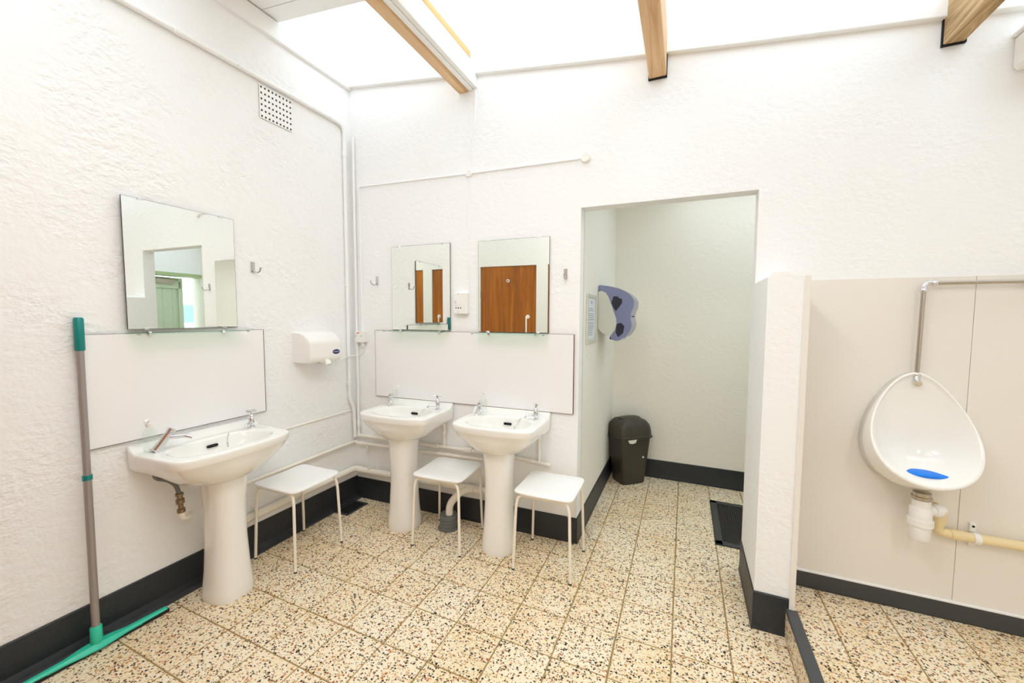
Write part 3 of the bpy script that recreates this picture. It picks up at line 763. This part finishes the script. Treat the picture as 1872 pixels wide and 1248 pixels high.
run('riser_pipe', 'short vertical pipe rising to the basin nearest the doorway', 'pipe', [bwp(-.845, .022, .50), bwp(-.845, .022, .74)], .0095, 'pipe', 0)
t = thing('drain_cock', 'small white drain tap hanging from the pipe in the corner', 'tap', bwp(-2.245, .03, .39), 0)
MB().lathe([(.007, .07), (.007, .05), (.012, .045), (.012, .018), (.008, .012), (.008, 0)], n=12).build('body', M['pipe'], t, True)
MB().tube([(-.002, 0, .016), (-.02, -.012, .004)], .005, 8).build('spout', M['pipe'], t, True)
t = thing('isolating_valve', 'dark brass valve on the pipe beside the middle stool', 'valve', bwp(-1.195, .045, .476), 0)
MB().lathe([(.012, 0), (.015, .004), (.015, .022), (.009, .026), (.009, .036), (.016, .04), (.016, .064), (.010, .068), (.010, .105), (.013, .108), (.013, .118)], n=14).build('body', M['brass'], t, True)
MB().tube([(0, 0, .01), (.0, .02, -.006), (.0, .03, -.01)], .013, 10, .01).build('elbow', M['pipe'], t, True)
# thick waste pipe
wp = run('waste_pipe', 'thick cream waste pipe running low along both walls', 'pipe',
    [(XL+.033, 1.25, .240), (XL+.033, 2.285, .252), bwp(-2.29, .042, .244), bwp(-1.0, .042, .255)], .0235, 'pipe', .075,
    clips=(((XL+.033, 1.50, .275), (-1, 0, 0)), (bwp(-2.21, .042, .275), (0, 1, 0))), couplers=((bwp(-1.335, .042, .252), (1, .04, 0), .06, .029),), n=16)
t = thing('floor_drain_collar', 'ribbed grey drain collar under the middle stool', 'drain', (-1.452, 2.232, 0))
MB().lathe([(.070, 0), (.072, .004), (.060, .008), (.060, .022), (.056, .024), (.060, .026), (.060, .044), (.056, .046), (.060, .048), (.060, .066), (.056, .068), (.060, .070), (.060, .090), (.056, .098), (.03, .099)], n=28).build('collar', M['grey_pl'], t, True)
run('drop_pipe', 'cream pipe bending down into the grey drain collar', 'pipe', [(-1.44, 2.225, .085), (-1.44, 2.225, .17), (-1.395, 2.30, .235), bwp(-1.33, .044, .252)], .0245, 'pipe', .06, n=16)
# cables high on the back wall
run('cable', 'painted cable chased across the back wall to a round box', 'cable', [bwp(-2.30, .004, 1.335), bwp(-2.302, .004, 2.431), bwp(-1.36, .004, 2.412), bwp(-.60, .004, 2.405)], .0065, 'wall', .01)
jb = MB().lathe([(.030, 0), (.030, .018), (.026, .024)], (0, 0, 0), (0, -1, 0), 18).build('junction_box', M['lintel'], None, True); jb.location = bwp(-.575, -.004, 2.405)
tag(jb, 'small round white junction box above the doorway', 'junction box')
jb = MB().lathe([(.026, 0), (.026, .014), (.022, .02)], (0, 0, 0), (0, -1, 0), 18).build('junction_box', M['lintel'], None, True); jb.location = bwp(-1.363, -.004, 2.412)
tag(jb, 'round white junction box where the wall cables cross', 'junction box')
run('cable', 'painted cable dropping from the roof beam to the shaver socket', 'cable', [bwp(-1.313, .004, 2.94), bwp(-1.320, .004, 2.72), bwp(-1.362, .004, 2.60), bwp(-1.366, .004, 1.614)], .0055, 'wall', .03)
run('cable', 'thin white flex hanging between hand dryer and switch box', 'cable', [(XL+.09, 2.05, 1.135), (XL+.03, 2.12, 1.12), (XL+.034, 2.26, 1.145), (XL+.05, 2.325, 1.142), bwp(-2.285, .006, 1.165), bwp(-2.282, .006, 1.225)], .0042, 'white_pl', .03, n=8)

# ------------------------------------------------------------------ gully in the corner
t = thing('floor_gully', 'black square drain opening in the floor corner', 'drain', (-2.265, 2.165, 0))
MB().box(-.072, .055, -.105, -.09, 0, .006).box(-.072, .055, .085, .1, 0, .006).box(-.085, -.072, -.105, .1, 0, .006).box(.048, .06, -.105, .1, 0, .006).build('painted_rim', M['cove'], t)
MB().box(-.072, .048, -.09, .085, .0005, .002).build('dark_opening', M['black'], t)

# ------------------------------------------------------------------ towel dispenser, notice, bin, mat in the recess
def dispenser():
    t = thing('towel_dispenser', 'smoky blue paper towel dispenser on the recess wall', 'dispenser', (DJ0, 2.96, 1.25), 0)
    q = lambda L: [(x-DJ0, z-1.25) for x, z in L]
    cov = q([(-.598, 1.689), (-.521, 1.678), (-.455, 1.662), (-.402, 1.639), (-.361, 1.606), (-.339, 1.569), (-.343, 1.52), (-.358, 1.487), (-.364, 1.454), (-.359, 1.429), (-.352, 1.4), (-.359, 1.359), (-.383, 1.321), (-.40, 1.301), (-.422, 1.298), (-.438, 1.276), (-.475, 1.277), (-.513, 1.291), (-.505, 1.318), (-.48, 1.345), (-.462, 1.39), (-.463, 1.437), (-.48, 1.483), (-.501, 1.546), (-.523, 1.6), (-.545, 1.632), (-.574, 1.645), (-.598, 1.645)])
    cx = sum(p[0] for p in cov)/len(cov); cz = sum(p[1] for p in cov)/len(cov)
    cov = fillet(cov, .012, 2)
    m = MB(); L = .30
    m.loft([[(x, y, z) for x, z in cov] for y in (.0, L)])
    m.build('cover', M['bluecover'], t, True)
    pan = q([(-.598, 1.642), (-.574, 1.644), (-.545, 1.632), (-.523, 1.6), (-.501, 1.546), (-.48, 1.483), (-.463, 1.437), (-.461, 1.399), (-.471, 1.357), (-.501, 1.314), (-.522, 1.314), (-.564, 1.332), (-.598, 1.365)])
    m = MB().prism(pan, 1, -.004, L+.004); m.build('back_housing', M['frame'], t)
    MB().prism(q([(-.486, 1.604), (-.455, 1.600), (-.445, 1.588), (-.425, 1.584), (-.424, 1.553), (-.444, 1.525), (-.467, 1.495), (-.485, 1.52), (-.502, 1.554)]), 1, -.0015, .05).build('spindle_arm', M['navy'] if False else pm('dark_navy_plastic', (26, 28, 48), .5), t)
    MB().prism(q([(-.460, 1.40), (-.43, 1.41), (-.404, 1.385), (-.412, 1.335), (-.447, 1.303), (-.466, 1.335)]), 1, -.0015, .05).build('feed_roller', bpy.data.materials['dark_navy_plastic'], t)
    MB().lathe([(.006, -.003), (.006, .01)], (-.503-DJ0, 0, 1.292-1.25), (0, 1, 0), 12).build('hinge_pin', M['black'], t)
    MB().box(-.3625-DJ0, -.3605-DJ0+.004, .1, .2, 1.453-1.25, 1.459-1.25).build('lock', M['black'], t)
dispenser()
def notice():
    t = thing('framed_notice', 'printed notice in a pale frame beside the towel dispenser', 'notice', (DJ0, 2.72, 1.272), R(90))
    w, h = .29, .335; b = .026
    for a in ((-w/2, w/2, 0, b), (-w/2, w/2, h-b, h)): MB().cbox(a[0], a[1], -.014, 0, a[2], a[3], .003).build('frame_bar', M['frame'], t)
    for a in ((-w/2, -w/2+b), (w/2-b, w/2)): MB().cbox(a[0], a[1], -.014, 0, b, h-b, .003).build('frame_bar', M['frame'], t)
    p = MB().box(-w/2+b, w/2-b, -.006, -.001, b, h-b).build('paper', M['paper'], t)
    m = MB(); z = h-b-.075
    m.box(-.012, .012, -.0066, -.0060, h-b-.04, h-b-.02)
    while z > b+.02:
        m.box(-w/2+b+.03, -w/2+b+.03+random.uniform(.12, .18), -.0066, -.0060, z, z+.004); z -= .0135 if random.random() > .2 else .022
    m.build('printed_lines', M['ink'], p)
notice()
def bin_():
    t = thing('waste_bin', 'dark swing-lid waste bin with white liner in the recess corner', 'bin', (-.425, 3.555, 0), R(42))
    def rr(a, b, r=.034): return star(fillet([(a, b), (-a, b), (-a, -b), (a, -b)], r, 5), (0, 0), 48)
    def ring(a, b, z, r=.034): return [(x, y, z) for x, y in rr(a, b, r)]
    # body as an open tapering tub
    MB().loft([ring(.112, .088, 0, .04), ring(.116, .092, .006, .04), ring(.150, .118, .425), ring(.148, .116, .425), ring(.112, .088, .01, .04)]).build('tub', M['bin'], t, True)
    m = MB(); rings = []
    for a, b, z in ((.155, .123, .405), (.162, .130, .408), (.162, .130, .425), (.157, .125, .43)): rings.append(ring(a, b, z))
    base = rr(.157, .125)
    for k, z in ((.99, .45), (.955, .485), (.90, .515), (.80, .545)):
        rings.append([(x*(1-(1-k)*.25), y*k, z-.085*max(0, abs(x)/.157-.55)**2*2) for x, y in base])
    for k, z in ((.6, .562), (.3, .572), (.02, .575)):
        rings.append([(x*(.95 if k > .5 else .95*k/.6 if False else .95)*min(1, .25+k), y*k, z-.085*max(0, abs(x)*min(1, .25+k)/.157-.55)**2*2) for x, y in base])
    m.loft(rings).build('lid', M['bin'], t, True)
    # swing flap: a shallow curved plate lying over the dome
    f = MB(); n = 32; rs = []
    for k, z in ((1.0, .0), (.98, .006), (.75, .011), (.4, .014), (.05, .015)):
        r = []
        for i in range(n):
            a = 2*PI*i/n; x = .098*k*math.cos(a); y = .098*k*math.sin(a)
            zz = .572-.6*((y)**2)*4.0-.085*max(0, abs(x)/.157-.55)**2*2
            r.append((x, y, zz+z-.004))
        rs.append(r)
    f.loft(rs).build('swing_flap', M['bin'], t, True)
    MB().loft([[(x*1.05, y*1.05, z-.009) for x, y, z in rs[0]], [(x*1.05, y*1.05, z-.004) for x, y, z in rs[0]]]).build('flap_gap', M['black'], t)
    # liner peeping from under the lid
    MB().raw([(-0.095, -.124, .405), (-0.005, -.124, .405), (-0.017, -.123, .378), (-0.045, -.122, .370), (-0.075, -.122, .376), (-0.095, -.121, .405), (-0.005, -.121, .405), (-0.017, -.118, .378), (-0.045, -.117, .370), (-0.075, -.117, .376)],
             [(0, 1, 2, 3, 4), (9, 8, 7, 6, 5), (0, 5, 6, 1), (1, 6, 7, 2), (2, 7, 8, 3), (3, 8, 9, 4), (4, 9, 5, 0)]).build('liner', M['bag'], t)
    MB().box(.065, .08, -.1105, -.104, .232, .246).build('small_sticker', M['bag'], t)
bin_()
def mat_():
    t = thing('door_mat', 'black ribbed rubber door mat on the recess floor', 'mat', (.72, 3.083, 0))
    w, d = .50, .33; b = .045
    MB().cbox(-w, w, -d, d, 0, .006, .002).build('base', M['rubber'], t)
    m = MB().cbox(-w, w, -d, -d+b, .003, .010, .003).cbox(-w, w, d-b, d, .003, .010, .003).cbox(-w, -w+b, -d, d, .003, .010, .003).cbox(w-b, w, -d, d, .003, .010, .003)
    m.build('border', M['matedge'], t)
    m = MB(); x = -w+b+.006
    while x < w-b-.008: m.box(x, x+.007, -d+b, d-b, .005, .0095); x += .013
    o = m.build('ribbing', M['matrib'], t); o['kind'] = 'stuff'
mat_()

# ------------------------------------------------------------------ squeegee
def squeegee():
    B = Vector((-2.296, .762, .035)); T = Vector((-2.366, .790, 1.445))
    t = thing('floor_squeegee', 'teal floor squeegee with grey pole leaning on the left wall', 'squeegee', (B.x, B.y, 0))
    q = lambda p: Vector(p)-Vector((B.x, B.y, 0)); d = (T-B).normalized()
    def at(k): return q(B+(T-B)*k)
    MB().tube([at(.02), at(.51)], .0138, 16).build('pole', M['alu'], t, True)
    MB().tube([at(.50), at(.90)], .0125, 16).build('upper_pole', M['alu'], t, True)
    MB().tube([at(.502), at(.517)], .0165, 16).build('collar', M['teal'], t, True)
    g = MB().lathe([(.0135, 0), (.0165, .004), (.0165, .135), (.013, .142)], at(.895), d, 18).build('hand_grip', M['teal'], t, True)
    MB().lathe([(.018, 0), (.0205, .004), (.0195, .075), (.016, .08)], at(-.005), d, 16).build('socket', M['mint'], t, True)
    # head runs along the wall
    L = .245; rings = []
    for y, w, z in ((-L, .013, .026), (-.10, .016, .028), (-.05, .026, .034), (0, .032, .038), (.05, .026, .034), (.10, .016, .028), (L, .013, .026)):
        rings.append([(-w, y, .014), (w, y, .014), (w, y, .020), (w*.55, y, z), (-w*.55, y, z), (-w, y, .020)])
    h = MB().loft(rings).build('head', M['mint'], t)
    MB().cbox(.004, .015, -L-.008, L+.008, .001, .018, .002).build('rubber_blade', M['rubber'], t)
    MB().cbox(-.012, -.002, -L-.008, L+.008, .001, .018, .002).build('rubber_blade', M['rubber'], t)
    t.rotation_euler = (0, 0, R(-2))
squeegee()

# ------------------------------------------------------------------ urinal
UC = .974
def urinal():
    t = thing('urinal', 'white porcelain bowl urinal with blue gel pad', 'urinal', (UC, YU-.006, 0))
    n = 72
    def curve(k, w, zt, zb, dt, db, pw, eg):
        r = []
        for i in range(n):
            ph = 2*PI*i/n; s = .5*(1-math.cos(ph))
            r.append((w*math.sin(ph)*(1-eg*math.cos(ph)), -(dt+(db-dt)*s**pw)-.0, zt+(zb-zt)*s))
        return r
    rim = curve(0, .178, 1.205, .737, .045, .250, 1.44, .305)
    wall = curve(0, .176, 1.200, .665, .0, .0, 1, .24)
    mid = [tuple(a[j]*.45+b[j]*.55 for j in range(3)) for a, b in zip(wall, rim)]
    mid = [(x*1.035, y-.012, z-.012) for x, y, z in mid]
    def toward(P, k, dy, cz=.97): return [(x*k, y+dy, cz+(z-cz)*k) for x, y, z in P]
    rings = [wall, mid, rim, toward(rim, .985, -.004), toward(rim, .955, -.004), toward(rim, .93, .004)]
    # the hollow: falls back to the wall above and to the waste below
    def hollow(k, back, cz):
        out = []
        for x, y, z in toward(rim, .93, .004):
            yy = y*(1-back)+(-.035)*back
            out.append((x*k, yy, cz+(z-cz)*k))
        return out
    rings += [hollow(.95, .10, .90), hollow(.88, .30, .88), hollow(.76, .55, .86), hollow(.60, .78, .86), hollow(.4, .93, .87), hollow(.2, .99, .88), hollow(.03, 1, .88)]
    MB().loft(rings, True, True).build('bowl', M['porc'], t, True, False)
    # blue pad lying at the bottom of the hollow
    f = MB(); m = 30; rs = []
    for k, z in ((1, 0), (1, .008), (.9, .012), (.05, .013)):
        rs.append([(.012+.105*k*math.cos(2*PI*i/m), -.143+.055*k*math.sin(2*PI*i/m), 0.769+z+.10*max(0, -.0)) for i in range(m)])
    f.loft(rs).build('gel_pad', M['blue'], t, True)
    MB().lathe([(.030, -.03), (.030, 0), (.035, .002), (.035, .012), (.031, .014), (.031, .03)], (.02, -.11, .645)).build('outlet', M['nickel'], t, True)
urinal()
t = thing('bottle_trap', 'white plastic bottle trap under the urinal', 'trap', (UC+.02, YU-.116, .455))
MB().lathe([(.020, 0), (.033, .004), (.037, .012), (.0385, .07), (.0445, .071), (.0445, .098), (.0385, .099), (.0385, .150), (.034, .156), (.032, .157), (.032, .186)], n=28).build('bottle', M['white_pl'], t, True)
MB().tube([(.02, 0, .140), (.055, .012, .140), (.085, .035, .140)], .021, 16, .02).build('side_arm', M['white_pl'], t, True)
MB().lathe([(.026, 0), (.028, .004), (.028, .022), (.024, .026)], (.045, .008, .140), (.9, .35, 0), 18).build('nut', M['white_pl'], t, True)
run('waste_pipe', 'yellowed waste pipe leaving the urinal trap along the wall panels', 'pipe', [(UC+.085, YU-.06, .60), (UC+.110, YU-.045, .575), (UC+.115, YU-.042, .475), (XR, YU-.042, .46)], .0205, 'cream_pl', .03, n=16,
    couplers=(((UC+.113, YU-.043, .545), (0, 0, 1), .06, .026), ((UC+.18, YU-.042, .4745), (1, 0, -.01), .05, .0225)))
t = thing('pipe_clip', 'white clip holding the yellowed waste pipe', 'clip', (1.215, YU-.006, .473))
MB().lathe([(.0235, -.011), (.0245, -.009), (.0245, .009), (.0235, .011)], (0, -.036, 0), (1, 0, 0), 20).build('band', M['white_pl'], t, True)
MB().cbox(-.011, .011, -.014, 0, .018, .058, .002).build('lug', M['white_pl'], t); MB().cbox(-.011, .011, -.014, 0, -.05, -.018, .002).build('lug', M['white_pl'], t)
MB().lathe([(.005, 0), (.005, .002)], (0, -.014, .044), (0, -1, 0), 10).build('screw', M['black'], t)
# flush pipe
fp_ = thing('flush_pipe', 'brushed steel flush pipe running down into the urinal', 'pipe', (UC, YU-.045, 1.6))
zf = 1.608
MB().tube([(XR-UC, 0, zf-1.6), (.03, 0, zf-1.6)], .0085, 14).build('horizontal_tube', M['nickel'], fp_, True)
MB().tube([(.008, 0, zf-1.6-.02), (.004, 0, 1.19-1.6)], .0085, 14).build('vertical_tube', M['nickel'], fp_, True)
MB().tube([(.05, 0, zf-1.6), (.008, 0, zf-1.6), (.008, 0, zf-1.6-.04)], .0115, 14, .022).build('elbow', M['chrome'], fp_, True)
for p, d in (((.042, 0, zf-1.6), (1, 0, 0)), ((.008, 0, zf-1.6-.032), (0, 0, 1)), ((.004, 0, 1.192-1.6), (0, 0, 1))):
    MB().lathe([(.013, -.008), (.0145, -.006), (.0145, .006), (.013, .008)], p, d, 8).build('nut', M['chrome'], fp_, True)
MB().tube([(.003, 0, 1.19-1.6), (.002, -.008, 1.165-1.6), (0, -.028, 1.155-1.6)], [.012, .013, .014], 14, .012).build('spreader', M['chrome'], fp_, True)
for x in (.345, 1.1):
    c = MB().lathe([(.011, -.007), (.012, -.005), (.012, .005), (.011, .007)], (x, 0, zf-1.6), (1, 0, 0), 14)
    c.box(x-.008, x+.008, 0, .038, zf-1.606, zf-1.594); c.build('bracket', M['grey_pl'], fp_, True)
# wall panels
for x0, x1, lab in ((.49, 1.169, 'cream wall panel behind the urinal'), (1.1705, XR, 'cream wall panel to the right of the urinal')):
    o = MB().cbox(0, x1-x0, -.0, .006, .148, 1.640, .0012).build('wall_panel', M['panel']); o.location = (x0, YU-.008, 0)
    tag(o, lab, 'wall panel', 'urinal wall panels')
# white cistern box high on the right
t = thing('wall_box', 'white plastic box high on the wall above the urinal', 'box', (1.428, YU, 2.487))
MB().cbox(-.20, .20, -.15, 0, 0, .14, .012).build('housing', M['white_pl'], t)
MB().cbox(-.205, .205, -.156, 0, .138, .158, .006).build('lid', M['white_pl'], t)

# ------------------------------------------------------------------ flowering shrub outside
def shrub():
    t = thing('flowering_shrub', 'yellow flowering shrub outside the green door', 'shrub', (4.6, 5.0, -.06))
    m = MB(); fl_ = MB(); st = MB()
    for k in range(7):
        a = random.uniform(0, 2*PI); st.tube([(0, 0, 0), (.12*math.cos(a), .12*math.sin(a), .4), (.2*math.cos(a), .2*math.sin(a), .8)], [.012, .009, .004], 6)
    for k in range(140):
        a, rr_, z = random.uniform(0, 2*PI), random.uniform(.05, .32), random.uniform(.25, 1.0)
        c = Vector((rr_*math.cos(a), rr_*math.sin(a), z)); u = Vector((random.gauss(0, 1), random.gauss(0, 1), random.gauss(0, 1))).normalized(); v = u.orthogonal().normalized()
        s = random.uniform(.03, .06)
        (fl_ if k % 2 else m).raw([c-u*s, c+v*s*.5, c+u*s, c-v*s*.5], [(0, 1, 2, 3)])
    st.build('stems', M['leaf'], t); m.build('foliage', M['leaf'], t)['kind'] = 'stuff'; fl_.build('blossom', M['flower'], t)['kind'] = 'stuff'
shrub()

# ------------------------------------------------------------------ added fill lamps, out of view on the ceiling
FILL_W = 17.0
def lamp(label, x, y):
    z = roof(x+.08)-.16
    t = thing('fill_lamp', label, 'lamp', (x, y, z), 0, 'added fill lamps')
    MB().cbox(-.07, .07, -.62, .62, .03, .10, .006).build('housing', M['white_pl'], t)
    MB().tube([(0, -.6, 0), (0, .6, 0)], .018, 14).build('fill_tube', M['tube'], t, True)
    ld = bpy.data.lights.new('fill_light', 'AREA'); ld.shape = 'RECTANGLE'; ld.size = .14; ld.size_y = 1.2; ld.energy = FILL_W; ld.color = (1.0, .985, .96)
    lo = bpy.data.objects.new('fill_light', ld); COL.objects.link(lo); lo.parent = t; lo.location = (0, 0, -.03)
lamp('strip lamp added out of view as fill, entrance side', 1.3, -.2)
lamp('strip lamp added out of view as fill, before the cubicles', -.55, .40)
